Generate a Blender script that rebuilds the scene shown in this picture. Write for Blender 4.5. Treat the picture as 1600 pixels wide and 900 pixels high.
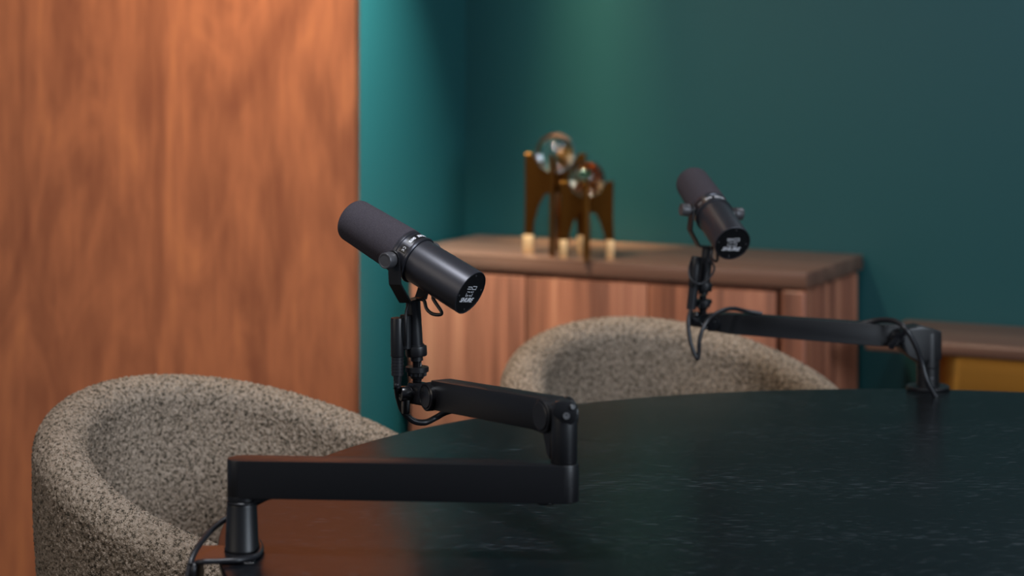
import bpy, bmesh, math, random
from mathutils import Vector, Matrix, noise
PI = math.pi
rad = math.radians
random.seed(4)
for o in list(bpy.data.objects): bpy.data.objects.remove(o)
scn = bpy.context.scene
COL = scn.collection

# ------------------------------------------------------------------ camera
CAM_H = 1.42            # eye height; table top at 0.75
F = 3500.0              # focal length in pixels of the 1600x900 frame
TT = 0.75
cam = bpy.data.cameras.new('camera')
cam.lens = F * 36 / 1600; cam.sensor_width = 36; cam.shift_y = -450 / 1600
cam.clip_start = 0.05; cam.clip_end = 50
cam.dof.use_dof = True; cam.dof.focus_distance = 3.10; cam.dof.aperture_fstop = 3.5; cam.dof.aperture_blades = 0
cam_o = bpy.data.objects.new('camera', cam); COL.objects.link(cam_o)
cam_o.location = (0, 0, CAM_H); cam_o.rotation_euler = (PI/2, 0, 0)
scn.camera = cam_o

# ------------------------------------------------------------------ colour management, world, lights
vs = scn.view_settings
scn.display_settings.display_device = 'sRGB'
vs.view_transform = 'Standard'; vs.look = 'None'; vs.gamma = 1; vs.use_curve_mapping = False
vs.exposure = 0.0
w = bpy.data.worlds.new('world'); scn.world = w; w.use_nodes = True
w.node_tree.nodes['Background'].inputs[0].default_value = (0.55, 0.68, 0.9, 1)
w.node_tree.nodes['Background'].inputs[1].default_value = 0.17

def aim(o, target):
    o.rotation_euler = (Vector(target) - o.location).to_track_quat('-Z', 'Y').to_euler()
def area(name, loc, target, size, power, col, sy=None, spread=None):
    l = bpy.data.lights.new(name, 'AREA'); l.energy = power; l.color = col
    if sy: l.shape = 'RECTANGLE'; l.size = size; l.size_y = sy
    else: l.shape = 'DISK'; l.size = size
    if spread: l.spread = rad(spread)
    o = bpy.data.objects.new(name, l); COL.objects.link(o); o.location = loc; aim(o, target); return o
def spot(name, loc, target, power, col, ang, blend=.6, size=.05):
    l = bpy.data.lights.new(name, 'SPOT'); l.energy = power; l.color = col
    l.spot_size = rad(ang); l.spot_blend = blend; l.shadow_soft_size = size
    o = bpy.data.objects.new(name, l); COL.objects.link(o); o.location = loc; aim(o, target); return o

COOL = (0.78, 0.88, 1.0); WARM = (1.0, 0.80, 0.58)
area('window_light', (2.7, 0.6, 2.15), (0.3, 3.6, 0.7), 1.0, 84, COOL, 1.0)
area('ceiling_downlight_front', (-0.35, 2.5, 2.66), (-0.2, 2.8, 0.7), 0.34, 27, (0.90, 0.93, 1.0))
area('right_wall_fill', (1.55, 4.55, 2.66), (1.5, 4.9, 0.9), 0.30, 13, (0.90, 0.93, 1.0))  # unseen lamp added as a cool wash to lighten the back wall's right side
area('ceiling_downlight_wood', (-0.50, 4.42, 2.66), (-0.62, 4.98, 1.25), .16, 20.5, WARM, spread=108)
area('left_room_light', (-2.6, 1.4, 2.2), (-0.6, 4.6, 1.0), 1.8, 18, (1.0, .88, .74), 1.3)
area('ceiling_downlight_corner', (-0.15, 5.10, 2.40), (-0.46, 5.36, 1.0), .10, 13, (.95, 1, .90), spread=50)
area('ceiling_downlight_sideboard', (0.20, 5.70, 2.62), (0.225, 5.775, 1.2), .06, 1.5, (1, .80, .42), spread=18)

# ------------------------------------------------------------------ helpers
def at(px, py, Y):
    "a point of the room on the sight line of a pixel at depth Y"
    return Vector(((px - 800) / F * Y, Y, CAM_H - py / F * Y))

def srgb(r, g, b):
    f = lambda c: c/255/12.92 if c/255 <= .04045 else ((c/255+.055)/1.055)**2.4
    return (f(r), f(g), f(b), 1)

def new_mat(name):
    m = bpy.data.materials.new(name); m.use_nodes = True
    return m, m.node_tree, m.node_tree.nodes['Principled BSDF']

def plain(name, col, rough=.5, metal=0, bump=0, bscale=600, spec=.5, var=.0):
    m, nt, b = new_mat(name)
    b.inputs['Base Color'].default_value = col
    b.inputs['Roughness'].default_value = rough; b.inputs['Metallic'].default_value = metal
    b.inputs['Specular IOR Level'].default_value = spec
    tc = nt.nodes.new('ShaderNodeTexCoord')
    n = nt.nodes.new('ShaderNodeTexNoise'); n.inputs['Scale'].default_value = bscale; n.inputs['Detail'].default_value = 3
    nt.links.new(tc.outputs['Object'], n.inputs['Vector'])
    if bump:
        bp = nt.nodes.new('ShaderNodeBump'); bp.inputs['Strength'].default_value = bump; bp.inputs['Distance'].default_value = .001
        nt.links.new(n.outputs['Fac'], bp.inputs['Height']); nt.links.new(bp.outputs['Normal'], b.inputs['Normal'])
    r = nt.nodes.new('ShaderNodeMapRange'); r.inputs['To Min'].default_value = max(0, rough-.06); r.inputs['To Max'].default_value = rough+.06
    nt.links.new(n.outputs['Fac'], r.inputs['Value']); nt.links.new(r.outputs['Result'], b.inputs['Roughness'])
    return m

def ramp(nt, fac, stops):
    c = nt.nodes.new('ShaderNodeValToRGB'); e = c.color_ramp.elements
    while len(e) < len(stops): e.new(.5)
    for el, (p, col) in zip(e, stops): el.position = p; el.color = col
    nt.links.new(fac, c.inputs[0]); return c.outputs[0]

def wood(name, stops, scale=(14, 14, 1.2), rough=.4, fine=(160, 160, 4), fine_amt=.35, distort=1.2, rot=0, bump=.1, detail=6, spec=.5):
    m, nt, b = new_mat(name)
    tc = nt.nodes.new('ShaderNodeTexCoord')
    mp = nt.nodes.new('ShaderNodeMapping'); mp.inputs['Scale'].default_value = scale; mp.inputs['Rotation'].default_value = (0, 0, rot)
    n = nt.nodes.new('ShaderNodeTexNoise'); n.inputs['Scale'].default_value = 1; n.inputs['Detail'].default_value = detail; n.inputs['Distortion'].default_value = distort
    nt.links.new(tc.outputs['Object'], mp.inputs[0]); nt.links.new(mp.outputs[0], n.inputs['Vector'])
    mp2 = nt.nodes.new('ShaderNodeMapping'); mp2.inputs['Scale'].default_value = fine; mp2.inputs['Rotation'].default_value = (0, 0, rot)
    n2 = nt.nodes.new('ShaderNodeTexNoise'); n2.inputs['Scale'].default_value = 1; n2.inputs['Detail'].default_value = 3
    nt.links.new(tc.outputs['Object'], mp2.inputs[0]); nt.links.new(mp2.outputs[0], n2.inputs['Vector'])
    mx = nt.nodes.new('ShaderNodeMix'); mx.inputs['Factor'].default_value = fine_amt
    nt.links.new(n.outputs['Fac'], mx.inputs['A']); nt.links.new(n2.outputs['Fac'], mx.inputs['B'])
    nt.links.new(ramp(nt, mx.outputs['Result'], stops), b.inputs['Base Color'])
    b.inputs['Roughness'].default_value = rough; b.inputs['Specular IOR Level'].default_value = spec
    bp = nt.nodes.new('ShaderNodeBump'); bp.inputs['Strength'].default_value = bump; bp.inputs['Distance'].default_value = .001
    nt.links.new(n2.outputs['Fac'], bp.inputs['Height']); nt.links.new(bp.outputs['Normal'], b.inputs['Normal'])
    return m

# materials
M = {}
M['black_metal'] = plain('black_powder_coat', srgb(20, 20, 23), .40, 0, .06, 3000)
M['arm_metal'] = plain('black_arm_aluminium', srgb(15, 15, 18), .42, 0, .06, 3000)
M['gloss_black'] = plain('gloss_black_plastic', srgb(22, 22, 25), .25)
M['rubber'] = plain('black_cable_rubber', srgb(28, 28, 32), .38)
M['mic_body'] = plain('dark_grey_enamel', srgb(56, 56, 62), .38, .4, .05, 4000)
M['ring'] = plain('dark_ring', srgb(58, 58, 64), .3, .5)
M['ring_band'] = plain('black_ring_band', srgb(20, 20, 22), .35)
M['cap'] = plain('black_end_plate', srgb(11, 11, 14), .45)
M['ink'] = plain('white_ink', srgb(225, 225, 230), .5)
M['ink_grey'] = plain('grey_ink', srgb(150, 150, 158), .5)
M['knob'] = plain('grey_knob', srgb(78, 77, 80), .42, .3, .05, 3000)
M['steel'] = plain('steel_screw', srgb(190, 185, 180), .3, 1)
M['brass'] = plain('brass', srgb(126, 82, 34), .32, 1)
M['pale_brass'] = plain('pale_brass', srgb(226, 188, 140), .45, .6)
M['gold_panel'] = plain('gold_panel', srgb(186, 132, 58), .35, .9)
M['floor'] = plain('grey_floor', srgb(90, 82, 74), .7)
M['ceiling'] = plain('white_ceiling', srgb(170, 168, 162), .9)

# foam
m, nt, b = new_mat('grey_foam')
tc = nt.nodes.new('ShaderNodeTexCoord'); vo = nt.nodes.new('ShaderNodeTexVoronoi'); vo.inputs['Scale'].default_value = 1500
nt.links.new(tc.outputs['Object'], vo.inputs['Vector'])
nt.links.new(ramp(nt, vo.outputs['Distance'], [(.1, srgb(46, 43, 48)), (.8, srgb(76, 71, 77))]), b.inputs['Base Color'])
bp = nt.nodes.new('ShaderNodeBump'); bp.inputs['Strength'].default_value = .25; bp.inputs['Distance'].default_value = .0005
nt.links.new(vo.outputs['Distance'], bp.inputs['Height']); nt.links.new(bp.outputs['Normal'], b.inputs['Normal'])
b.inputs['Roughness'].default_value = .95; b.inputs['Specular IOR Level'].default_value = .15
M['foam'] = m

# glass
m, nt, b = new_mat('clear_glass')
b.inputs['Base Color'].default_value = (.93, .95, .96, 1); b.inputs['Transmission Weight'].default_value = 1
b.inputs['Roughness'].default_value = 0.0; b.inputs['IOR'].default_value = 1.45
M['glass'] = m
m, nt, b = new_mat('amber_glass')
b.inputs['Base Color'].default_value = (.86, .70, .50, 1); b.inputs['Transmission Weight'].default_value = 1
b.inputs['Roughness'].default_value = 0.0; b.inputs['IOR'].default_value = 1.45
M['amber'] = m

# painted wall: satin teal
def paint(name, col, rough):
    m, nt, b = new_mat(name)
    tc = nt.nodes.new('ShaderNodeTexCoord')
    n = nt.nodes.new('ShaderNodeTexNoise'); n.inputs['Scale'].default_value = 260; n.inputs['Detail'].default_value = 2
    nt.links.new(tc.outputs['Object'], n.inputs['Vector'])
    bp = nt.nodes.new('ShaderNodeBump'); bp.inputs['Strength'].default_value = .12; bp.inputs['Distance'].default_value = .001
    nt.links.new(n.outputs['Fac'], bp.inputs['Height']); nt.links.new(bp.outputs['Normal'], b.inputs['Normal'])
    b.inputs['Base Color'].default_value = col; b.inputs['Roughness'].default_value = rough
    return m
M['teal'] = paint('teal_paint', srgb(20, 76, 80), .48)

# panel wood: reddish stained veneer, vertical figure
M['panel'] = wood('stained_veneer', [(.28, srgb(134, 76, 52)), (.44, srgb(160, 97, 65)), (.54, srgb(178, 109, 73)), (.72, srgb(204, 128, 82))],
                  scale=(5.5, 5.5, 1.9), rough=.5, fine=(45, 45, 7), fine_amt=.32, distort=1.9, detail=4)
M['walnut'] = wood('walnut', [(.30, srgb(78, 46, 34)), (.44, srgb(122, 76, 57)), (.56, srgb(154, 98, 74)), (.68, srgb(174, 118, 90))],
                   scale=(20, 20, .7), rough=.42, fine=(120, 120, 3), fine_amt=.35, distort=.4)
M['walnut_top'] = wood('walnut_top', [(.3, srgb(84, 58, 48)), (.5, srgb(108, 78, 64)), (.72, srgb(132, 98, 82))],
                       scale=(1.2, 26, 26), rough=.32, fine=(3, 120, 120), fine_amt=.35, distort=.3)

# black stained oak table
m, nt, b = new_mat('black_stained_oak')
tc = nt.nodes.new('ShaderNodeTexCoord')
mp = nt.nodes.new('ShaderNodeMapping'); mp.inputs['Scale'].default_value = (34, 420, 60); mp.inputs['Rotation'].default_value = (0, 0, rad(4))
n1 = nt.nodes.new('ShaderNodeTexNoise'); n1.inputs['Scale'].default_value = 1; n1.inputs['Detail'].default_value = 5; n1.inputs['Distortion'].default_value = .2
nt.links.new(tc.outputs['Object'], mp.inputs[0]); nt.links.new(mp.outputs[0], n1.inputs['Vector'])
mp3 = nt.nodes.new('ShaderNodeMapping'); mp3.inputs['Scale'].default_value = (1.2, 7, 7); mp3.inputs['Rotation'].default_value = (0, 0, rad(4))
n3 = nt.nodes.new('ShaderNodeTexNoise'); n3.inputs['Scale'].default_value = 1; n3.inputs['Detail'].default_value = 2
nt.links.new(tc.outputs['Object'], mp3.inputs[0]); nt.links.new(mp3.outputs[0], n3.inputs['Vector'])
mul = nt.nodes.new('ShaderNodeMath'); mul.operation = 'MULTIPLY_ADD'; mul.inputs[1].default_value = .22; 
nt.links.new(n3.outputs['Fac'], mul.inputs[0]); nt.links.new(n1.outputs['Fac'], mul.inputs[2])
nt.links.new(ramp(nt, mul.outputs[0], [(.3, srgb(8, 10, 13)), (.73, srgb(14, 16, 20)), (.84, srgb(84, 88, 94))]), b.inputs['Base Color'])
bp = nt.nodes.new('ShaderNodeBump'); bp.inputs['Strength'].default_value = .25; bp.inputs['Distance'].default_value = .0006
nt.links.new(n1.outputs['Fac'], bp.inputs['Height']); nt.links.new(bp.outputs['Normal'], b.inputs['Normal'])
b.inputs['Roughness'].default_value = .29; b.inputs['Specular IOR Level'].default_value = .18
M['table'] = m

# boucle fabric
m, nt, b = new_mat('boucle_fabric')
tc = nt.nodes.new('ShaderNodeTexCoord')
n1 = nt.nodes.new('ShaderNodeTexNoise'); n1.inputs['Scale'].default_value = 190; n1.inputs['Detail'].default_value = 1.5; n1.inputs['Distortion'].default_value = 1.4
n2 = nt.nodes.new('ShaderNodeTexNoise'); n2.inputs['Scale'].default_value = 170; n2.inputs['Detail'].default_value = 2
for n in (n1, n2): nt.links.new(tc.outputs['Object'], n.inputs['Vector'])
a1 = nt.nodes.new('ShaderNodeMath'); a1.operation = 'SUBTRACT'; a1.inputs[1].default_value = .5
nt.links.new(n1.outputs['Fac'], a1.inputs[0])
a2 = nt.nodes.new('ShaderNodeMath'); a2.operation = 'ABSOLUTE'; nt.links.new(a1.outputs[0], a2.inputs[0])
sub = nt.nodes.new('ShaderNodeMath'); sub.operation = 'MULTIPLY_ADD'; sub.inputs[1].default_value = .6
nt.links.new(n2.outputs['Fac'], sub.inputs[0]); nt.links.new(a2.outputs[0], sub.inputs[2])
nt.links.new(ramp(nt, sub.outputs[0], [(.27, srgb(72, 66, 58)), (.325, srgb(134, 119, 102)), (.40, srgb(160, 144, 128)), (.55, srgb(176, 160, 144))]), b.inputs['Base Color'])
bp = nt.nodes.new('ShaderNodeBump'); bp.inputs['Strength'].default_value = .9; bp.inputs['Distance'].default_value = .004
nt.links.new(sub.outputs[0], bp.inputs['Height']); nt.links.new(bp.outputs['Normal'], b.inputs['Normal'])
b.inputs['Roughness'].default_value = 1; b.inputs['Specular IOR Level'].default_value = .1
M['boucle'] = m

# --- mesh helpers (world coordinates, moved into the parent's frame at build time)
def build(name, bm, mat, parent=None, smooth=35, local=False, label=None):
    me = bpy.data.meshes.new(name)
    bmesh.ops.recalc_face_normals(bm, faces=bm.faces)
    o = bpy.data.objects.new(name, me); COL.objects.link(o)
    if parent is not None:
        if not local:
            p = parent; off = p.location.copy()
            while p.parent: p = p.parent; off += p.location
            bmesh.ops.translate(bm, verts=bm.verts, vec=-off)
        o.parent = parent
    bm.to_mesh(me); bm.free()
    for p in me.polygons: p.use_smooth = True
    me.set_sharp_from_angle(angle=rad(smooth))
    me.materials.append(M[mat] if isinstance(mat, str) else mat)
    if label: o['label'] = label
    return o

def tag(o, label, cat, group=None):
    o['label'] = label; o['category'] = cat
    if group: o['group'] = group
    return o
def thing(name, label, cat, loc, group=None):
    o = bpy.data.objects.new(name, None); COL.objects.link(o); o.location = loc; o.empty_display_size = .05
    return tag(o, label, cat, group)
def structure(o): o['kind'] = 'structure'; return o

def frame(o, x, z=(0, 0, 1)):
    "matrix with origin o, x axis x, z axis made perpendicular to x"
    x = Vector(x).normalized(); z = Vector(z); z = (z - x * z.dot(x)).normalized(); y = z.cross(x)
    return Matrix(((x.x, y.x, z.x, o[0]), (x.y, y.y, z.y, o[1]), (x.z, y.z, z.z, o[2]), (0, 0, 0, 1)))

def add_box(bm, c, s, mat=None, bev=0, seg=2):
    t = bmesh.new()
    bmesh.ops.create_cube(t, size=1)
    for v in t.verts: v.co = Vector((v.co.x * s[0], v.co.y * s[1], v.co.z * s[2]))
    if bev: bmesh.ops.bevel(t, geom=list(t.edges), offset=bev, segments=seg, affect='EDGES', profile=.5)
    for v in t.verts:
        v.co += Vector(c)
        if mat: v.co = mat @ v.co
    merge(bm, t)
def merge(bm, t):
    me = bpy.data.meshes.new('tmp'); t.to_mesh(me); t.free(); bm.from_mesh(me); bpy.data.meshes.remove(me)

def add_prism(bm, poly, h0, h1, mat=None, bev=0, seg=2, taper=1):
    "poly (x, y) extruded from z=h0 to h1"
    t = bmesh.new()
    a = [t.verts.new((x, y, h0)) for x, y in poly]
    b = [t.verts.new((x * taper, y * taper, h1)) for x, y in poly]
    n = len(poly)
    f1 = t.faces.new(a[::-1]); f2 = t.faces.new(b)
    for i in range(n): t.faces.new((a[i], a[(i+1) % n], b[(i+1) % n], b[i]))
    if bev:
        es = list({e for f in (f1, f2) for e in f.edges})
        bmesh.ops.bevel(t, geom=es, offset=bev, segments=seg, affect='EDGES', profile=.5)
    if mat:
        for v in t.verts: v.co = mat @ v.co
    merge(bm, t)

def add_lathe(bm, prof, mat=None, n=48):
    "prof: (r, z) along the z axis"
    rows = []
    for r, z in prof:
        if r < 1e-6: rows.append([bm.verts.new((0, 0, z))])
        else: rows.append([bm.verts.new((r*math.cos(2*PI*i/n), r*math.sin(2*PI*i/n), z)) for i in range(n)])
    if mat:
        for row in rows:
            for v in row: v.co = mat @ v.co
    for a, b in zip(rows, rows[1:]):
        if len(a) == 1 and len(b) == 1: continue
        for i in range(n):
            j = (i+1) % n
            if len(a) == 1: bm.faces.new((a[0], b[i], b[j]))
            elif len(b) == 1: bm.faces.new((a[i], b[0], a[j]))
            else: bm.faces.new((a[i], b[i], b[j], a[j]))
def cyl_prof(r0, r1, z0, z1, bev=.001):
    return [(0, z0), (r0-bev, z0), (r0, z0+bev), (r1, z1-bev), (r1-bev, z1), (0, z1)]
def along(o, d, up=(0, 0, 1)):
    "matrix whose z axis is d"
    d = Vector(d).normalized(); up = Vector(up)
    if abs(d.dot(up.normalized())) > .95: up = Vector((1, 0, 0))
    x = (up - d * up.dot(d)).normalized(); y = d.cross(x)
    return Matrix(((x.x, y.x, d.x, o[0]), (x.y, y.y, d.y, o[1]), (x.z, y.z, d.z, o[2]), (0, 0, 0, 1)))

def catmull(pts, k=10):
    P = [Vector(p) for p in pts]; P = [P[0]*2-P[1]] + P + [P[-1]*2-P[-2]]; out = []
    for i in range(1, len(P)-2):
        for s in range(k):
            t = s/k; a, b, c, d = P[i-1:i+3]
            out.append(.5*((2*b)+(c-a)*t+(2*a-5*b+4*c-d)*t*t+(3*b-a-3*c+d)*t**3))
    out.append(P[-2]); return out
def add_tube(bm, pts, r, n=14, smooth=True, k=10):
    P = catmull(pts, k) if smooth else [Vector(p) for p in pts]
    rows = []; up = None
    for i, p in enumerate(P):
        d = (P[min(i+1, len(P)-1)] - P[max(i-1, 0)]).normalized()
        if up is None: up = Vector((0, 0, 1)) if abs(d.z) < .9 else Vector((1, 0, 0))
        up = (up - d*up.dot(d)).normalized(); s = d.cross(up)
        rows.append([bm.verts.new(p + (up*math.cos(2*PI*j/n) + s*math.sin(2*PI*j/n))*r) for j in range(n)])
    for a, b in zip(rows, rows[1:]):
        for j in range(n): bm.faces.new((a[j], a[(j+1) % n], b[(j+1) % n], b[j]))
    bm.faces.new(rows[0][::-1]); bm.faces.new(rows[-1])

def text_bm(s, size, shear=0, offset=.0, extrude=.0002, fn=None):
    cu = bpy.data.curves.new('t', 'FONT'); cu.body = s; cu.size = size; cu.align_x = 'CENTER'; cu.align_y = 'CENTER'
    cu.shear = shear; cu.offset = offset; cu.extrude = extrude; cu.resolution_u = 3
    o = bpy.data.objects.new('t', cu); COL.objects.link(o)
    dg = bpy.context.evaluated_depsgraph_get(); me = bpy.data.meshes.new_from_object(o.evaluated_get(dg))
    bm = bmesh.new(); bm.from_mesh(me)
    bpy.data.objects.remove(o); bpy.data.meshes.remove(me)
    for v in bm.verts: v.co = fn(v.co)
    return bm

# ------------------------------------------------------------------ room shell
TH = rad(26.5)
U = Vector((math.cos(TH), -math.sin(TH), 0)); V = Vector((math.sin(TH), math.cos(TH), 0))   # along / into the back wall
FR = Vector((.668, 5.08, 0))                    # cabinet's front right corner on plan
W0 = FR + V*.43                                # on the back wall, behind that corner
K = W0 - U*((W0.x + .02086*W0.y)/(U.x + .02086*U.y))                                # the corner of the teal walls
def rot_frame(o): return Matrix(((U.x, V.x, 0, o.x), (U.y, V.y, 0, o.y), (0, 0, 1, o.z), (0, 0, 0, 1)))
def slab(name, o, s, mat, parent=None, bev=0):
    "box in the walls' frame, from corner o with size s; vertices stay local so grain follows the walls"
    bm = bmesh.new(); add_box(bm, (s[0]/2, s[1]/2, s[2]/2), s, None, bev)
    ob = build(name, bm, mat, parent, local=True)
    ob.matrix_basis = rot_frame(o) if parent is None else Matrix.Translation(o)
    return ob
HC = 2.7
PE = Vector((-.0702*4.82, 4.82, 0))             # free edge of the wood clad wall
structure(slab('wall_back', K - U*.12, (4.2, .12, HC), 'teal'))
structure(slab('wall_side', K - U*.12 - V*((K-PE).dot(V)-.015), (.12, (K-PE).dot(V)-.015, HC), 'teal'))
structure(slab('wall_left', PE - U*3.4, (3.4, .02, HC), 'panel'))
bm = bmesh.new(); add_box(bm, (.5, 2.9, -.05), (8, 8.4, .1)); structure(build('floor', bm, 'floor'))
bm = bmesh.new(); add_box(bm, (.5, 2.9, HC+.05), (8, 8.4, .1)); structure(build('ceiling', bm, 'ceiling'))

# ------------------------------------------------------------------ table
TC = Vector((.619, 2.875, 0)); TR = .989
t = thing('round_table', 'large round black stained oak table with both microphone arms on it', 'table', (TC.x, TC.y, 0))
bm = bmesh.new()
add_lathe(bm, [(0, TT-.032), (TR-.02, TT-.032), (TR-.006, TT-.026), (TR-.001, TT-.010), (TR, TT-.003), (TR-.0015, TT-.0006), (TR-.004, TT), (0, TT)], Matrix.Translation(TC), 220)
build('tabletop', bm, 'table', t)
bm = bmesh.new(); add_lathe(bm, [(0, .03), (.13, .03), (.10, .2), (.09, .5), (.14, TT-.033), (0, TT-.033)], Matrix.Translation(TC), 64)
build('pedestal', bm, 'table', t)
bm = bmesh.new(); add_lathe(bm, cyl_prof(.36, .34, 0, .03, .004), Matrix.Translation(TC), 96)
build('foot', bm, 'table', t)

# ------------------------------------------------------------------ cabinet
CW, CD, CH = 1.053, .42, .80
c = thing('sideboard', 'walnut sideboard in the teal corner with brass ornaments on top', 'sideboard', FR - U*CW)
c.rotation_euler = (0, 0, -TH)
bm = bmesh.new(); add_box(bm, (CW/2, CD/2, .045), (CW-.08, CD-.06, .09)); build('plinth', bm, 'walnut', c, local=True)
bm = bmesh.new(); add_box(bm, (CW/2-.012, CD/2+.012, .425), (CW-.044, CD-.03, .67))
# side rails with vertical slats
for k in range(9): add_box(bm, (CW-.024, .052+k*.042, .425), (.034, .029, .67), None, .006, 2)
build('carcass', bm, 'walnut', c, local=True)
bm = bmesh.new(); add_box(bm, (CW/2, CD/2, CH-.018), (CW, CD, .036), None, .0025, 2); build('countertop', bm, 'walnut_top', c, local=True)
for k in range(3):
    x0 = .03 + k*.319
    bm = bmesh.new(); add_box(bm, (x0+.1545, .010, .425), (.315, .022, .655), None, .003, 2)
    build('door', bm, 'walnut', c, local=True)
bm = bmesh.new(); add_box(bm, (CW-.0325, .013, .425), (.062, .03, .67), None, .010, 3); build('corner_post', bm, 'walnut', c, local=True)

# ------------------------------------------------------------------ console at right
CO = W0 - V*.336 + U*.107
k = thing('console_table', 'low walnut topped console with gold base right of the sideboard', 'table', CO)
k.rotation_euler = (0, 0, -TH)
bm = bmesh.new(); add_box(bm, (.75, .163, .635), (1.5, .326, .030), None, .006, 3); build('tabletop', bm, 'walnut_top', k, local=True)
bm = bmesh.new()
pl = []
for cx, cy, a0 in ((.215, .10, PI), (1.3, .10, 1.5*PI), (1.3, .24, 0), (.215, .24, .5*PI)):
    for i in range(9):
        a = a0 + i/8*PI/2; pl.append((cx + .07*math.cos(a), cy + .07*math.sin(a)))
add_prism(bm, pl, 0, .62, None, .002, 1); build('base', bm, 'gold_panel', k, local=True)

# ------------------------------------------------------------------ brass ornaments
def cross_stand(name, label, px, py, width, height, ball_r, ball_drop, mat, blabel, thick=.012, rz=0):
    Y = (CAM_H - CH)*F/py; p = at(px, py, Y); p.z = CH
    s = thing(name, label, 'ornament', p, 'brass ball stands on the sideboard')
    s.rotation_euler = (0, 0, rz)
    hw = width/2
    # half outline: tip, outer leg, foot, inner arch, cradle
    def outline():
        R = [(hw-.017, height), (hw, height), (hw-.001, height*.55), (hw+.002, 0), (hw-.018, 0), (hw-.020, height*.30), (hw-.032, height*.48), (hw*.35, height*.60), (0, height*.62)]
        top = []
        zc = height - ball_drop
        a1 = math.acos(min(.99, (height-zc)/ball_r)) if height > zc else 0
        for i in range(10):
            a = PI - (PI-rad(62))*i/9
            x = ball_r*math.sin(a)*1.03; z = zc + ball_r*math.cos(a)*1.03
            if x < hw-.018 and z < height: top.append((x, z))
        right = R[::-1] + [] ; L = []
        pts = [(x, z) for x, z in right] + top[::-1]
        # right half from arch crown out, foot, tip, then back down the cradle to the middle
        full = pts + [(-x, z) for x, z in pts[::-1] if x > 1e-6]
        return full
    for ang in (0, PI/2):
        bm = bmesh.new()
        add_prism(bm, outline(), -thick/2, thick/2, None, .0015, 1)
        mt = Matrix.Rotation(ang, 4, 'Z') @ Matrix(((1, 0, 0, 0), (0, 0, -1, 0), (0, 1, 0, 0), (0, 0, 0, 1)))
        bm.transform(mt)
        build('leg_plate', bm, 'brass', s, local=True)
    for ang in (0, PI):
        bm = bmesh.new(); add_box(bm, (hw-.008, 0, .0225), (.026 if ball_r > .047 else .019, thick+.006, .045), Matrix.Rotation(ang, 4, 'Z'), .002, 2)
        build('foot', bm, 'pale_brass', s, local=True, label='pale brass foot')
    # ball
    b_ = bmesh.new(); bmesh.ops.create_uvsphere(b_, u_segments=64, v_segments=40, radius=ball_r)
    bo = build('glass_ball', b_, mat); bo.location = (p.x, p.y, CH + height - ball_drop + .001)
    tag(bo, blabel, 'ball', 'glass balls on brass stands')
cross_stand('brass_stand', 'taller brass cross plate stand under the clear glass ball', 868, 396, .150, .245, .050, .0, 'glass',
            'clear glass ball, the larger and higher one, on the taller brass stand', rz=rad(-8))
cross_stand('brass_stand', 'shorter brass cross plate stand under the amber glass ball', 917, 404, .128, .185, .044, -.004, 'amber',
            'amber tinted glass ball, the smaller and lower one, on the shorter brass stand', rz=rad(-4))

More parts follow.
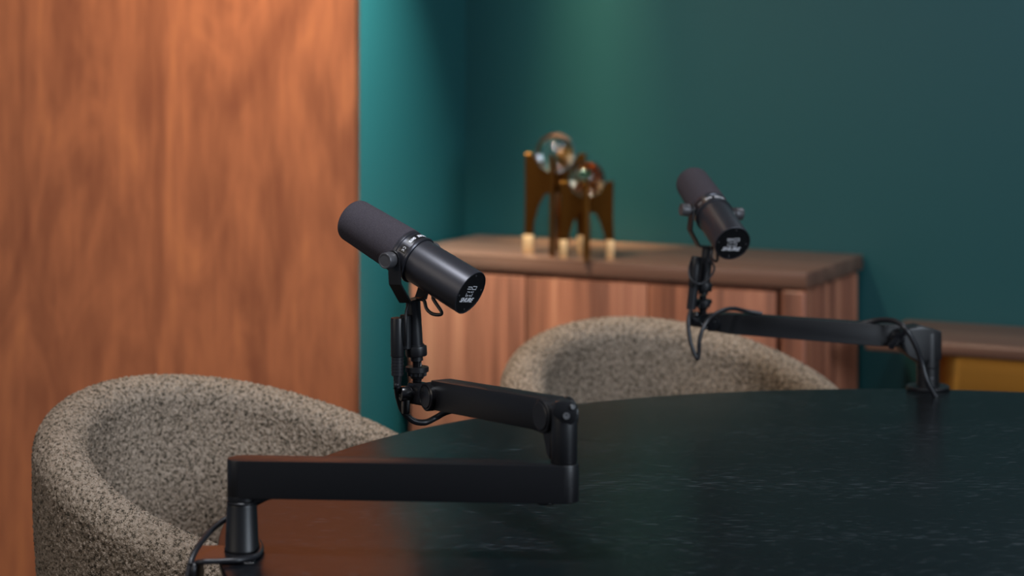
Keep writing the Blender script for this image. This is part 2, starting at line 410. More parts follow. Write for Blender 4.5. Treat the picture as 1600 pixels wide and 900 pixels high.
# ------------------------------------------------------------------ tub chair
def make_chair():
    ch = thing('tub_chair', '', 'chair', (0, 0, 0), 'boucle tub chairs at the table')
    a, b_, zb, z0, r = .286, .330, .763, .573, .0395
    A0 = rad(138)
    NP = 820
    def rimz(ph): return z0 + (zb-z0)*((1+math.cos(ph))/2)**.98
    # profile across the shell, from the foot of the outside, over the roll, down the inside to the seat
    def profile(ph):
        zt = rimz(ph); pts = []
        zlo = .10; n_out = 250
        for i in range(n_out):
            s = i/n_out; z = zlo + (zt-zlo)*s
            off = r - .085*(1-s)**1.6*(1 if True else 0) + .006*math.sin(PI*s)
            pts.append((off, z))
        for i in range(56):
            an = PI*i/56; pts.append((r*math.cos(an), zt + r*math.sin(an)))
        n_in = 170; zs = .40
        for i in range(n_in+1):
            s = i/n_in; z = zt - (zt-zs)*s
            pts.append((-r - .060*s**1.4, z))
        return pts
    bm = bmesh.new(); rows = []
    for i in range(NP+1):
        ph = -A0 + 2*A0*i/NP
        c_, s_ = math.cos(ph), math.sin(ph)
        nx, ny = -c_/b_, s_/a; l = math.hypot(nx, ny); nx /= l; ny /= l
        # arm ends close up: shrink thickness near the ends
        e = min(1, (A0-abs(ph))/rad(9)); e = math.sqrt(max(0, 1-(1-e)**2)) if e < 1 else 1
        row = []
        for off, z in profile(ph):
            off2 = off*e if abs(off) <= r else math.copysign(r, off)*e + (off-math.copysign(r, off))*(.3+.7*e)
            zz = z
            zt = rimz(ph)
            if z > zt: zz = zt + (z-zt)*e
            row.append(bm.verts.new((-b_*c_ + nx*off2, a*s_ + ny*off2, zz)))
        rows.append(row)
    for p, q in zip(rows, rows[1:]):
        for j in range(len(p)-1): bm.faces.new((p[j], q[j], q[j+1], p[j+1]))
    bm.faces.new(rows[0][::-1]); bm.faces.new(rows[-1])
    bm.normal_update()
    sg = 1 if rows[NP//2][250+28].normal.z > 0 else -1
    for row in rows:
        for v in row:
            co = v.co*230
            h = noise.noise(co) ; h2 = noise.noise(v.co*330 + Vector((7, 3, 1)))
            v.co += v.normal*sg*(.0075*min(.5, abs(h)) + .0008*h2)
    build('shell', bm, 'boucle', ch, 180, True)
    # seat cushion
    bm = bmesh.new(); n = 96
    prof = [(0, .30), (.95, .30), (1, .32), (1, .40), (.96, .435), (.8, .447), (.4, .452), (0, .454)]
    rows = []
    for s, z in prof:
        rows.append([bm.verts.new((.02-(b_-.075)*s*math.cos(2*PI*i/n) , (a-.075)*s*math.sin(2*PI*i/n), z)) for i in range(n)])
    for p, q in zip(rows, rows[1:]):
        for i in range(n): bm.faces.new((p[i], p[(i+1) % n], q[(i+1) % n], q[i]))
    bmesh.ops.remove_doubles(bm, verts=bm.verts, dist=1e-5)
    build('seat_cushion', bm, 'boucle', ch, 60, True)
    bm = bmesh.new()
    add_lathe(bm, [(0, 0), (.18, 0), (.18, .02), (.05, .035), (.04, .12), (.22, .12), (.22, .30), (0, .30)], None, 64)
    build('swivel_base', bm, 'arm_metal', ch, local=True)
    return ch
chair = make_chair()
chair.location = (-.383, 3.426, 0); chair.rotation_euler = (0, 0, rad(-43.1))
chair['label'] = 'boucle tub chair nearest the wood wall, beside the near microphone arm'
ch2 = chair.copy(); COL.objects.link(ch2)
for part in list(chair.children):
    q = part.copy(); COL.objects.link(q); q.parent = ch2
ch2.location = (.312, 4.036, 0); ch2.rotation_euler = (0, 0, rad(-68.5))
ch2['label'] = 'boucle tub chair behind the table in front of the walnut sideboard'

# ------------------------------------------------------------------ microphone
L = .221; XP = .1136           # pivot sits at x = 0, body runs from -XP (foam tip) to L-XP (end plate)
def make_mic(pitch, print_turn):
    PITCH = rad(pitch)
    mc = thing('microphone', '', 'microphone', (0, 0, 0), 'broadcast microphones')
    Bm = Matrix.Rotation(PITCH, 4, 'Y')          # x axis points down towards the rear
    Ax = Bm @ Matrix(((0, 0, 1, 0), (0, 1, 0, 0), (-1, 0, 0, 0), (0, 0, 0, 1)))   # z -> x
    x0, x1, x2, x3 = -XP, -XP+.103, -XP+.129, L-XP
    bm = bmesh.new()
    pr = [(0, x0)]
    for i in range(1, 13):
        a = PI/2*i/12; pr.append((.0300 - .013 + .013*math.sin(a), x0 + .013 - .013*math.cos(a)))
    for i in range(1, 30): s = i/29; pr.append((.0300+.0028*s, x0+.013+(x1-x0-.013)*s))
    pr += [(.031, x1+.002), (0, x1+.002)]
    add_lathe(bm, pr, Ax, 96); build('windscreen', bm, 'foam', mc, local=True, label='grey foam windscreen')
    bm = bmesh.new()
    add_lathe(bm, [(0, x1), (.0318, x1), (.0322, x1+.001), (.0322, x1+.005), (.0308, x1+.006), (.0308, x1+.0075), (.0318, x1+.008), (.0318, x2-.005),
                   (.0328, x2-.0045), (.0332, x2-.003), (.0332, x2-.001), (.0322, x2), (0, x2)], Ax, 96)
    rg = build('collar', bm, 'ring', mc, local=True)
    bm = bmesh.new()
    xb0, xb1 = x1+.0095, x2-.0062
    # printed dark band patches along the collar
    for th0, th1 in ((-34, 44), (50, 70), (120, 250)):
        bm = bmesh.new(); n = 24
        for i in range(n):
            a0 = rad(th0 + (th1-th0)*i/n); a1 = rad(th0 + (th1-th0)*(i+1)/n)
            q = [Bm @ Vector((x, -.03195*math.sin(a), .03195*math.cos(a))) for x, a in ((xb0, a0), (xb0, a1), (xb1, a1), (xb1, a0))]
            q2 = [Bm @ Vector((x, -.0316*math.sin(a), .0316*math.cos(a))) for x, a in ((xb0, a0), (xb0, a1), (xb1, a1), (xb1, a0))]
            vs_ = [bm.verts.new(p) for p in q]; v2 = [bm.verts.new(p) for p in q2]
            bm.faces.new(vs_); bm.faces.new(v2[::-1])
            for j in range(4): bm.faces.new((vs_[j], v2[j], v2[(j+1) % 4], vs_[(j+1) % 4]))
        bmesh.ops.remove_doubles(bm, verts=bm.verts, dist=1e-6); build('collar_band', bm, 'ring_band', rg, local=True)
    bm = bmesh.new()
    def wrap(th, xc):
        def fn(c):
            a = rad(th) + c.x/.0320; rr = .03205 + c.z
            return Bm @ Vector((xc + c.y, -rr*math.sin(a), rr*math.cos(a)))
        return fn
    xc = (xb0+xb1)/2
    merge(bm, text_bm('SHURE', .0062, .25, .00022, .0001, wrap(-9, xc)))
    merge(bm, text_bm('SM7B', .0052, 0, .00018, .0001, wrap(28, xc)))
    for k_, (cx_, full) in enumerate(((-.0022, 0), (.0016, 1))):   # CE mark: two open rings, the second with a bar
        fw = wrap(60, xc); n = 20; ri, ro = .0015, .0020
        ring_ = [(r_, rad(70 + 220*i/n)) for i in range(n+1) for r_ in (ri, ro)]
        vv = [bm.verts.new(fw(Vector((cx_ + .001 + r_*math.cos(a), r_*math.sin(a), .0001)))) for r_, a in ring_]
        for i in range(n): bm.faces.new((vv[2*i], vv[2*i+1], vv[2*i+3], vv[2*i+2]))
        if full:
            bm.faces.new([bm.verts.new(fw(Vector((cx_ + .001 + x, y, .0001)))) for x, y in ((-.0017, -.0002), (.0003, -.0002), (.0003, .0002), (-.0017, .0002))])
    build('lettering', bm, 'ink', rg, local=True, label='white printed SHURE SM7B and CE mark')
    bm = bmesh.new()
    add_lathe(bm, [(0, x2-.001), (.0300, x2-.001), (.0303, x2+.001), (.0312, x3-.0015), (.0311, x3-.0004), (.0306, x3), (.0298, x3), (.0295, x3-.003), (0, x3-.003)], Ax, 96)
    bd = build('body', bm, 'mic_body', mc, local=True)
    bm = bmesh.new(); add_lathe(bm, cyl_prof(.0294, .0294, x3-.004, x3-.001, .0006), Ax, 96)
    cp = build('end_plate', bm, 'cap', mc, local=True, label='black end plate with SHURE lettering')
    zf = x3-.0009
    RC = Matrix.Rotation(rad(print_turn), 4, 'X')
    fn = lambda dy, dz: (lambda c: Bm @ RC @ Vector((zf + c.z, dy + c.x, dz + c.y)))
    bm = text_bm('SHURE', .0088, .35, .00022, .0002, lambda c: fn(-.0015, -.0112)(Vector((c.x*1.18, c.y, c.z))))
    build('lettering', bm, 'ink', cp, local=True, label='white slanted SHURE lettering')
    bm = bmesh.new()
    def bar(y0, y1, z0, z1): add_box(bm, (zf, (y0+y1)/2, (z0+z1)/2), (.0004, abs(y1-y0), abs(z1-z0)), Bm @ RC)
    w_ = .0008
    # response switch symbols: a flat line beside a raised line, then four small slots with dots
    bar(-.0110, -.0012, .0078, .0078+w_); bar(-.0110, -.0012, .0048, .0048+w_)
    bar(-.0014, .0010, .0064, .0064+w_)
    bar(.0008, .0110, .0088, .0088+w_); bar(.0008, .0110, .0044, .0044+w_)
    bar(.0008, .0015, .0044, .0062); bar(.0103, .0110, .0044, .0096)
    for s in (-1, 1):
        for z in (.0002, -.0052): bar(s*.0014, s*.0042, z, z+.0014)
        bar(s*.0072, s*.0079, -.0055, -.0012); bar(s*.0056, s*.0079, -.0055, -.0055+w_)
        bar(s*.0056, s*.0079, .0008, .0008+w_)
    build('switch_symbols', bm, 'ink', cp, local=True, label='grey printed switch symbols')
    for an in (0, 90, 180, 270):
        bm = bmesh.new(); y, z = .0250*math.sin(rad(an)), .0250*math.cos(rad(an))
        add_lathe(bm, [(0, 0), (.0013, 0), (.0013, .0008), (.0009, .0010), (.0007, .0004), (0, .0004)], Bm @ along((x3-.0012, y, z), (1, 0, 0)), 16)
        build('screw', bm, 'knob', cp, local=True)
    # pivot knobs and yoke (yoke stays upright)
    for s in (-1, 1):
        bm = bmesh.new()
        m_ = along((0, s*.0325, 0), (0, s, 0))
        add_lathe(bm, [(0, -.004), (.0045, -.004), (.0045, .0065), (.0070, .0070), (.0072, .009), (.0105, .0105), (.0108, .012), (.0108, .0235), (.0100, .0248), (.0085, .0248), (.0080, .0244), (0, .0244)], m_, 40)
        build('knob', bm, 'knob', mc, local=True)
    bm = bmesh.new()
    path = [(-.0385, .002), (-.0385, -.034), (-.0185, -.0615), (.0185, -.0615), (.0385, -.034), (.0385, .002)]
    th = .0028
    def offset(path, d):
        out = []
        for i, p in enumerate(path):
            p = Vector(p); a = (p - Vector(path[i-1])).normalized() if i else None; b = (Vector(path[i+1]) - p).normalized() if i < len(path)-1 else None
            if a is None: a = b
            if b is None: b = a
            na, nb = Vector((-a.y, a.x)), Vector((-b.y, b.x)); n = (na+nb).normalized(); n /= n.dot(na)
            out.append(tuple(p + n*d))
        return out
    o1, o2 = offset(path, 0), offset(path, th)
    W = .0095
    for i in range(len(path)-1):
        t_ = bmesh.new()
        quad = [o1[i], o1[i+1], o2[i+1], o2[i]]
        a = [t_.verts.new((-W, y, z)) for y, z in quad]; b = [t_.verts.new((W, y, z)) for y, z in quad]
        t_.faces.new(a); t_.faces.new(b[::-1])
        for j in range(4): t_.faces.new((a[j], b[j], b[(j+1) % 4], a[(j+1) % 4]))
        merge(bm, t_)
    for s in (-1, 1):
        add_lathe(bm, cyl_prof(.0095, .0095, 0, .0028, .0005), along((0, s*.0385-(.0028 if s > 0 else 0), .002), (0, 1, 0)), 32)
    build('yoke', bm, 'black_metal', mc, 30, True)
    # body to yoke lead
    rr = Bm @ Vector((.058, 0, -.0305))
    bm = bmesh.new()
    add_tube(bm, [(.006, 0, -.0595), (.018, .0, -.060), (.024, -.003, -.071), (.036, -.004, -.078), (.048, -.002, -.076), (rr.x-.004, 0, rr.z-.004), (rr.x, 0, rr.z+.004)], .0024)
    add_lathe(bm, cyl_prof(.0042, .0042, 0, .006, .001), along(rr + Vector((-.002, 0, -.003)), (.35, 0, 1)), 20)
    build('lead', bm, 'rubber', mc, local=True)
    # swivel tube with threaded collar under the yoke
    bm = bmesh.new()
    add_lathe(bm, [(0, -.060), (.0095, -.060), (.0097, -.062), (.0097, -.117), (.0097, -.120), (.0115, -.120), (.0115, -.122), (.0142, -.1225), (.0145, -.124), (.0145, -.134), (.0138, -.1355), (.0085, -.1355), (.0085, -.142), (0, -.142)], None, 48)
    build('stem', bm, 'black_metal', mc, local=True)
    # output connector socket beside the stem
    return mc
C1 = at(641, 399, 3.015)
R1 = Matrix.Rotation(rad(-3.6), 3, 'Y') @ Matrix.Rotation(math.atan2(-.110, .163), 3, 'Z')
mic = make_mic(27, -10); mic.location = C1; mic.rotation_euler = R1.to_euler()
S1 = C1 + R1 @ Vector((0, 0, -.146))
mic['label'] = 'dark grey microphone in the foreground, left of centre, on the double jointed arm'
C2 = at(1112, 331, 3.835)
mic2 = make_mic(22.5, 3); mic2.location = C2
R2 = Matrix.Rotation(rad(6), 3, 'Y') @ Matrix.Rotation(math.atan2(-.187, .062), 3, 'Z')
mic2.rotation_euler = R2.to_euler()
S2 = C2 + R2 @ Vector((0, 0, -.146))
mic2['label'] = 'dark grey microphone farther back on the right, showing its round end plate'

# ------------------------------------------------------------------ near boom arm
def stadium(x0, x1, r, n=12):
    p = []
    for i in range(n+1): a = -PI/2 + PI*i/n; p.append((x1 + r*math.cos(a), r*math.sin(a)))
    for i in range(n+1): a = PI/2 + PI*i/n; p.append((x0 + r*math.cos(a), r*math.sin(a)))
    return p
B1 = Vector((-.328, 2.72, TT))
arm = thing('boom_arm', 'near black low profile arm with two bars folding over the table', 'microphone arm', B1, 'microphone arms')
bm = bmesh.new()
add_lathe(bm, [(0, TT+.0018), (.0208, TT+.0018), (.0213, TT+.0028), (.0213, TT+.0045), (.0205, TT+.006), (.0182, TT+.0570), (.0176, TT+.0588), (0, TT+.0588)], Matrix.Translation((B1.x, B1.y, 0)), 48)
build('riser', bm, 'arm_metal', arm)
bm = bmesh.new(); add_lathe(bm, cyl_prof(.0186, .0186, TT+.0592, TT+.0625, .0008), Matrix.Translation((B1.x, B1.y, 0)), 48)
build('bearing_ring', bm, 'black_metal', arm)
E1 = Vector((.0625, 2.690, 0))
d1 = (E1 - Vector((B1.x, B1.y, 0))); l1 = d1.length
zb0, zb1 = .8185, .8640
bm = bmesh.new(); add_prism(bm, stadium(0, l1, .0178), zb0, zb1, frame((B1.x, B1.y, 0), d1), .0012, 2)
add_lathe(bm, cyl_prof(.0178, .0178, .8128, .8195, .0008), Matrix.Translation((B1.x, B1.y, 0)), 48)
build('lower_bar', bm, 'arm_metal', arm)
bm = bmesh.new()   # cable cover wedge beneath the bar
mm = frame((B1.x, B1.y, 0), d1) @ Matrix(((1, 0, 0, 0), (0, 0, -1, 0), (0, 1, 0, 0), (0, 0, 0, 1)))
add_prism(bm, [(.014, .8185), (.048, .8185), (.030, .8140), (.016, .8095)], -.008, .008, mm, .0008, 1)
build('cable_channel', bm, 'gloss_black', arm)
# foot pad under the far end of the bar
bm = bmesh.new(); add_lathe(bm, cyl_prof(.0115, .0115, .8150, .8190, .001), Matrix.Translation((E1.x-.022, E1.y-.0, 0)), 32)
build('bar_stop', bm, 'gloss_black', arm)
# elbow column and hinge
J1 = at(868, 648, 2.712)          # hinge centre
J2 = at(688, 618, 2.985)          # far hinge centre
d2 = J2 - J1; d2h = Vector((d2.x, d2.y, 0)).normalized(); n2v = Vector((-d2h.y, d2h.x, 0)); 
if n2v.y > 0: n2v = -n2v
bm = bmesh.new()
add_lathe(bm, [(0, .8645), (.0155, .8645), (.0160, .866), (.0160, .9325), (.0150, .9345), (0, .9345)], Matrix.Translation((E1.x, E1.y, 0)), 48)
build('elbow_post', bm, 'arm_metal', arm)
bm = bmesh.new()   # shield shaped clamp plate facing the camera with its screw
ym = E1.y - .0135
pl = [at(x/4+600, y/4+568, ym) for x, y in ((1050, 305), (1072, 240), (1095, 230), (1180, 236), (1196, 250), (1207, 300), (1200, 350), (1178, 378), (1130, 372), (1080, 342))]
add_prism(bm, [(p.x, p.z) for p in pl][::-1], -.0035, .0065, Matrix(((1, 0, 0, 0), (0, 0, 1, ym), (0, 1, 0, 0), (0, 0, 0, 1))), .0012, 2)
build('clamp_plate', bm, 'black_metal', arm)
bm = bmesh.new(); ml = along(at(885, 650, ym-.0034), (0, -1, .15))
add_lathe(bm, [(0, .0002), (.0018, .0002), (.0020, .0014), (.0040, .0014), (.0043, 0), (0, -.001)], ml, 24)
build('screw', bm, 'steel', arm, label='steel hex screw')
bm = bmesh.new(); add_lathe(bm, cyl_prof(.0038, .0034, 0, .002, .0006), along(at(894, 636, ym-.003), (.5, -1, .2)), 24)
build('bolt', bm, 'black_metal', arm)
# hinge knuckle: discs on both sides of the beam end
bm = bmesh.new()
for s in (-1, 1):
    add_lathe(bm, cyl_prof(.0205, .0205, 0, .0045, .001), along(J1 + n2v*s*.0165 , n2v*s), 48)
    add_lathe(bm, cyl_prof(.0175, .0165, .0045, .0060, .0006), along(J1 + n2v*s*.0165, n2v*s), 48)
add_lathe(bm, cyl_prof(.0190, .0190, -.017, .017, .001), along(J1, n2v), 48)
build('hinge', bm, 'black_metal', arm)
bm = bmesh.new()   # toothed bracket between hinge and post
pts = [(-.004, -.012), (.010, -.010), (.018, -.014), (.013, -.050), (.006, -.046), (.003, -.040), (.005, -.036), (-.001, -.028), (-.004, -.020)]
mm = Matrix.Translation(n2v*.010) @ frame((J1.x, J1.y, J1.z), -d2h) @ Matrix(((1, 0, 0, 0), (0, 0, -1, 0), (0, 1, 0, 0), (0, 0, 0, 1)))
add_prism(bm, [(x, z) for x, z in pts], -.006, .006, mm, .001, 1)
build('elbow_bracket', bm, 'black_metal', arm)
# upper bar
bm = bmesh.new(); L2 = d2.length
mm = frame(J1, d2)
t_ = bmesh.new()
prof = [(.004, -.0195), (L2-.004, -.0175), (L2-.004, .0215), (.004, .0205), (-.006, .014), (-.006, -.014)]
add_prism(bm, [(x, z) for x, z in prof], -.0155, .0155, mm @ Matrix(((1, 0, 0, 0), (0, 0, -1, 0), (0, 1, 0, 0), (0, 0, 0, 1))), .0015, 2)
build('upper_bar', bm, 'arm_metal', arm)
bm = bmesh.new()
add_lathe(bm, cyl_prof(.0190, .0190, -.019, .0225, .0015), along(J2, n2v), 48)
add_lathe(bm, cyl_prof(.0155, .0150, .0225, .0232, .0006), along(J2, n2v), 48)
build('hinge', bm, 'gloss_black', arm)
# head joint: block leading to the upright stud, locking knob with lever
ST = Vector((S1.x, S1.y, 0))
Zs = 1.42 - 612/F*3.02
kx = Vector((-.93, -.36, 0)).normalized()
JB = Vector((ST.x, ST.y, Zs))
bm = bmesh.new(); JE = J2 + d2h*.016 + n2v*.006; JE.z = Zs
dd = JE - JB
add_box(bm, (0, 0, 0), (dd.length+.012, .019, .029), frame((JB+JE)/2 + kx*.003, dd), .003, 3)
build('head_joint', bm, 'gloss_black', arm)
bm = bmesh.new(); kc = JB + kx*.001 + Vector((0, -.004, 0))
add_lathe(bm, [(0, 0), (.0085, 0), (.0085, .006), (.0070, .007), (.0070, .008), (.0098, .009), (.0102, .011), (.0102, .021), (.0092, .0225), (.0050, .0228), (.0045, .0220), (0, .0220)], along(kc, kx), 40)
kn = build('locking_knob', bm, 'gloss_black', arm)
bm = bmesh.new(); kp = kc + kx*.015
add_prism(bm, [(-.0065, -.004), (.0065, -.004), (.0052, -.022), (.0035, -.027), (-.0035, -.027), (-.0052, -.022)], -.0045, .0045,
          Matrix(((kx.x, -kx.y, 0, kp.x), (kx.y, kx.x, 0, kp.y), (0, 0, 1, kp.z), (0, 0, 0, 1))) @ Matrix(((0, 0, 1, 0), (1, 0, 0, 0), (0, 1, 0, 0), (0, 0, 0, 1))), .001, 2)
build('lever', bm, 'gloss_black', kn)
def stud(parent, x, y, ztop, zbot, tilt=0):
    "threaded stud with a thumb nut and a gear shaped lock ring"
    bm = bmesh.new(); pr = [(0, zbot)]; z = zbot
    while z < ztop: pr += [(.0058, z), (.0066, z+.0008)]; z += .0016
    pr += [(.0058, ztop), (0, ztop)]
    add_lathe(bm, pr, Matrix.Translation((x, y, 0)), 24)
    build('stud', bm, 'gloss_black', parent)
    bm = bmesh.new(); zn = zbot + (ztop-zbot)*.58
    n = 36; pl = []
    for i in range(n*2):
        a = PI*i/n; r_ = .0158 if i % 2 else .0150; pl.append((r_*math.cos(a), r_*math.sin(a)))
    add_prism(bm, pl, zn, zn+.0065, Matrix.Translation((x, y, 0)), .0006, 1)
    pl = []
    for i in range(12*4):
        a = 2*PI*i/48; r_ = .0132 if (i//2) % 2 else .0112; pl.append((r_*math.cos(a), r_*math.sin(a)))
    add_prism(bm, pl, zn-.0055, zn-.0005, Matrix.Translation((x, y, 0)), .0004, 1)
    add_lathe(bm, cyl_prof(.0085, .0095, zn-.0095, zn-.0055, .0005), Matrix.Translation((x, y, 0)), 32)
    build('thumb_nut', bm, 'black_metal', parent)
stud(arm, ST.x, ST.y, S1.z+.004, Zs+.008)
# clamp on the table edge
bm = bmesh.new()
add_box(bm, (-.3450, 2.702, TT+.0011), (.078, .086, .0014), None, .0005, 1)
cl = build('clamp_plate', bm, 'gloss_black', arm)
bm = bmesh.new()
add_box(bm, (-.380, 2.700, TT-.05), (.008, .070, .102), None, .0015, 2)
add_box(bm, (-.358, 2.700, TT-.100), (.050, .050, .008), None, .0015, 2)
add_lathe(bm, cyl_prof(.005, .005, TT-.125, TT-.037, .001), Matrix.Translation((-.340, 2.700, 0)), 20)
add_lathe(bm, cyl_prof(.013, .013, TT-.040, TT-.0335, .001), Matrix.Translation((-.340, 2.700, 0)), 24)
build('clamp', bm, 'black_metal', arm)

# cables of the near arm
cb = thing('microphone_cable', 'black cable with plug beside the near microphone stem, running along its arm', 'cable', at(621, 560, 2.99), 'black microphone cables')
X1 = at(621, 527, 3.0)
bm = bmesh.new()
add_lathe(bm, [(0, -.0255), (.0088, -.0255), (.0091, -.024), (.0092, .0245), (.0085, .0262), (.0060, .0266), (0, .0266)], Matrix.Translation(X1), 40)
build('plug', bm, 'black_metal', cb)
bm = bmesh.new(); pr = [(0, -.026)]
z = -.026
for i in range(10):
    r_ = .0082 - .0004*i*(i > 5); pr += [(r_, z), (r_, z-.0032), (r_-.0006, z-.0034), (r_-.0006, z-.0042)]; z -= .0042
pr += [(.0060, z), (0, z)]
add_lathe(bm, pr[::-1], Matrix.Translation(X1), 32)
build('strain_relief', bm, 'rubber', cb)
bm = bmesh.new()
add_tube(bm, [X1+Vector((0, 0, -.062)), at(620, 604, 3.0), at(623, 622, 3.02), at(630, 642, 3.03), at(645, 657, 3.035), at(664, 660, 3.04), at(682, 652, 3.05), at(700, 643, 3.04), at(730, 640, 3.0), at(800, 655, 2.87), at(850, 672, 2.76)], .0042)
build('lead', bm, 'rubber', cb)
bm = bmesh.new()
add_tube(bm, [at(634, 540, 2.995), at(634, 520, 2.99), at(634, 500, 2.99), at(635, 485, 2.995), at(639, 474, 3.0)], .0018)
add_lathe(bm, cyl_prof(.0075, .0075, -.020, .026, .001), Matrix.Translation(at(634, 522, 3.005)), 24)
build('socket', bm, 'black_metal', cb)

cb = thing('power_cable', 'black cable looping off the table edge around the near arm riser', 'cable', at(310, 870, 2.70), 'black microphone cables')
bm = bmesh.new()
add_tube(bm, [at(420, 776, 2.735), at(396, 788, 2.75), at(372, 802, 2.755), at(348, 814, 2.745), at(325, 834, 2.72), at(305, 862, 2.68), at(295, 890, 2.66), at(291, 930, 2.65), at(296, 1000, 2.67)], .0036)
zf_ = TT + .0052
def flat(px, py, z=zf_): return at(px, py, (CAM_H - z)*F/py)
add_tube(bm, [flat(404, 846, TT+.0036), flat(408, 858, TT+.0036), flat(400, 869, TT+.0042), flat(375, 875), flat(345, 877), flat(318, 878), at(306, 881, 2.655), at(302, 895, 2.65), at(303, 930, 2.66), at(308, 1000, 2.67)], .0034)
build('lead', bm, 'rubber', cb)

# ------------------------------------------------------------------ far boom arm
B2 = Vector((at(1450, 608, .67*F/608)).to_tuple()); B2.z = TT
arm2 = thing('boom_arm', 'far black single bar arm standing at the back right of the table', 'microphone arm', B2, 'microphone arms')
sc = F/B2.y
zz = lambda py, Y=None: CAM_H - py/F*(Y or B2.y)
bm = bmesh.new(); add_lathe(bm, [(0, TT+.0003), (.0365, TT+.0003), (.0370, TT+.002), (.0370, TT+.005), (.0355, TT+.0065), (0, TT+.0065)], Matrix.Translation((B2.x, B2.y, 0)), 64)
build('base_flange', bm, 'black_metal', arm2)
bm = bmesh.new(); add_lathe(bm, cyl_prof(.0198, .0198, TT+.006, zz(573), .0008), Matrix.Translation((B2.x, B2.y, 0)), 48)
build('riser', bm, 'arm_metal', arm2)
bm = bmesh.new(); add_lathe(bm, [(0, 0), (.0012, 0), (.0014, .0012), (.0030, .0012), (.0032, 0), (0, -.001)], along((B2.x+.003, B2.y-.0198, zz(588)), (.1, -1, 0)), 20)
build('screw', bm, 'knob', arm2)
G1 = at(1402, 524, 3.845); G2 = at(1112, 503, 3.875)
bm = bmesh.new()
add_lathe(bm, [(0, zz(572.5)), (.0190, zz(572.5)), (.0200, zz(572)), (.0200, zz(522)), (.0185, zz(517)), (0, zz(516))], Matrix.Translation((B2.x, B2.y, 0)), 48)
# sloping shoulder between post and hinge
e = (G1 - Vector((B2.x, B2.y, G1.z))).normalized()
mm = frame((B2.x, B2.y, 0), e) @ Matrix(((1, 0, 0, 0), (0, 0, -1, 0), (0, 1, 0, 0), (0, 0, 0, 1)))
P_ = lambda px, py: ((B2.x - (px-800)/F*B2.y), zz(py))
add_prism(bm, [P_(1466, 560), P_(1434, 567), P_(1412, 552), P_(1400, 541), P_(1399, 512), P_(1432, 506), P_(1450, 512), P_(1466, 516)], -.0192, .0192, mm, .002, 2)
build('elbow', bm, 'arm_metal', arm2)
bm = bmesh.new(); dg_ = G2 - G1; Lg = dg_.length
prof = [(-.004, -.017), (Lg*.1, -.0190), (Lg-.03, -.0165), (Lg-.006, -.014), (Lg-.006, .0155), (Lg-.03, .0175), (0, .0190), (-.004, .017)]
mg = frame(G1, dg_) @ Matrix(((1, 0, 0, 0), (0, 0, -1, 0), (0, 1, 0, 0), (0, 0, 0, 1)))
add_prism(bm, prof, -.0150, .0150, mg, .0015, 2)
build('upper_bar', bm, 'arm_metal', arm2)
# wing nut on the hinge
fn_ = Vector((dg_.y, -dg_.x, 0)).normalized()
if fn_.y > 0: fn_ = -fn_
bm = bmesh.new()
W1 = G1 + fn_*.015
add_lathe(bm, [(0, 0), (.0140, 0), (.0140, .003), (.0095, .0045), (.0092, .013), (.0080, .0145), (0, .0145)], along(W1, fn_), 40)
mw = along(W1, fn_) @ Matrix.Rotation(rad(-42), 4, 'Z')
for s in (-1, 1):
    add_prism(bm, [(s*.003, -.0045), (s*.021, -.0062), (s*.0245, 0), (s*.021, .0062), (s*.003, .0045)], .006, .017, mw, .0012, 2)
build('wing_nut', bm, 'gloss_black', arm2)
bm = bmesh.new()
add_lathe(bm, [(0, -.034), (.0130, -.034), (.0140, -.032), (.0140, .002), (.0120, .004), (.0070, .004), (.0062, .0065), (0, .0065)], along(G2 + fn_*.017, fn_), 40)
build('hinge', bm, 'gloss_black', arm2)
stx, sty = S2.x, S2.y
bm = bmesh.new()
hz = zz(497, C2.y)
a_, b2_ = Vector((G2.x, G2.y, G2.z)), Vector((stx - .016, sty, hz - .001))
dd = b2_ - a_
add_box(bm, (0, 0, 0), (dd.length+.008, .018, .026), frame((a_+b2_)/2, dd), .003, 3)
build('head_joint', bm, 'gloss_black', arm2)
bm = bmesh.new(); kc = Vector((stx-.012, sty-.008, hz-.002))
add_lathe(bm, cyl_prof(.0080, .0080, 0, .014, .001), along(kc, (-.3, -1, 0)), 32)
kn = build('locking_knob', bm, 'gloss_black', arm2)
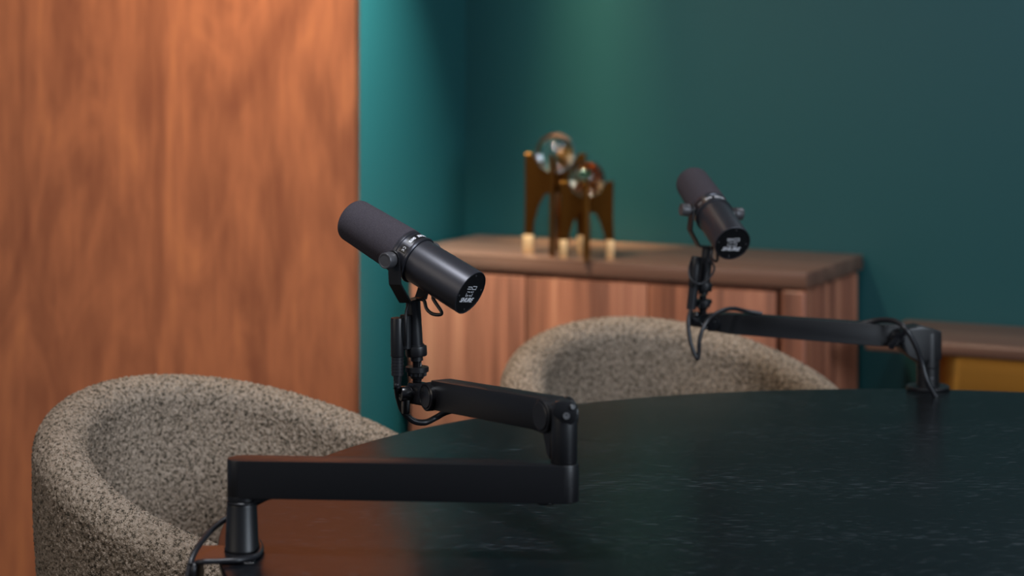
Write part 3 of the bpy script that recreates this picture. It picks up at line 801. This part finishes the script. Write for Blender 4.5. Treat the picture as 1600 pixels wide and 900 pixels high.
bm = bmesh.new(); add_box(bm, (.008, 0, 0), (.036, .006, .0065), frame(kc + Vector((-.004, -.012, .002)), (.75, 0, -.55)), .0015, 2)
build('lever', bm, 'gloss_black', kn)
stud(arm2, S2.x, S2.y, S2.z+.002, hz+.006)

cb = thing('microphone_cable', 'black cable with plug beside the far microphone stem, looping under and over its arm', 'cable', at(1083, 430, 3.80), 'black microphone cables')
X2 = at(1086, 425, 3.815)
bm = bmesh.new()
mt = Matrix.Translation(X2) @ Matrix.Rotation(rad(6), 4, 'Y')
add_lathe(bm, [(0, -.0255), (.0088, -.0255), (.0091, -.024), (.0092, .0245), (.0085, .0262), (.0060, .0266), (0, .0266)], mt, 40)
build('plug', bm, 'black_metal', cb)
bm = bmesh.new(); pr = [(0, -.026)]; z = -.026
for i in range(9):
    r_ = .0082; pr += [(r_, z), (r_, z-.0032), (r_-.0006, z-.0034), (r_-.0006, z-.0042)]; z -= .0042
pr += [(.0060, z), (0, z)]
add_lathe(bm, pr[::-1], mt, 32)
build('strain_relief', bm, 'rubber', cb)
bm = bmesh.new()
add_tube(bm, [mt @ Vector((0, 0, -.060)), at(1076, 497, 3.80), at(1076, 515, 3.795), at(1080, 538, 3.79), at(1089, 560, 3.785), at(1092, 552, 3.785), at(1093, 532, 3.785), at(1099, 512, 3.79), at(1110, 496, 3.80), at(1127, 486, 3.82), at(1145, 482, 3.845), at(1165, 486, 3.865), at(1190, 490, 3.875)], .0036)
build('lead', bm, 'rubber', cb)
bm = bmesh.new()
add_tube(bm, [at(1345, 506, 3.85), at(1368, 501, 3.84), at(1388, 500, 3.82), at(1403, 504, 3.80), at(1416, 515, 3.785), at(1430, 539, 3.785), at(1440, 566, 3.79), at(1448, 594, 3.785), at(1462, 620, 3.785)], .0046)
build('cable_run', bm, 'rubber', cb)
bm = bmesh.new()
add_tube(bm, [at(1081, 404, 3.82), at(1077, 418, 3.80), at(1078, 433, 3.79), at(1088, 443, 3.785), at(1100, 441, 3.79), at(1111, 431, 3.80), at(1116, 420, 3.81), at(1113, 411, 3.82), at(1105, 409, 3.83)], .0019)
build('thin_lead', bm, 'rubber', cb)
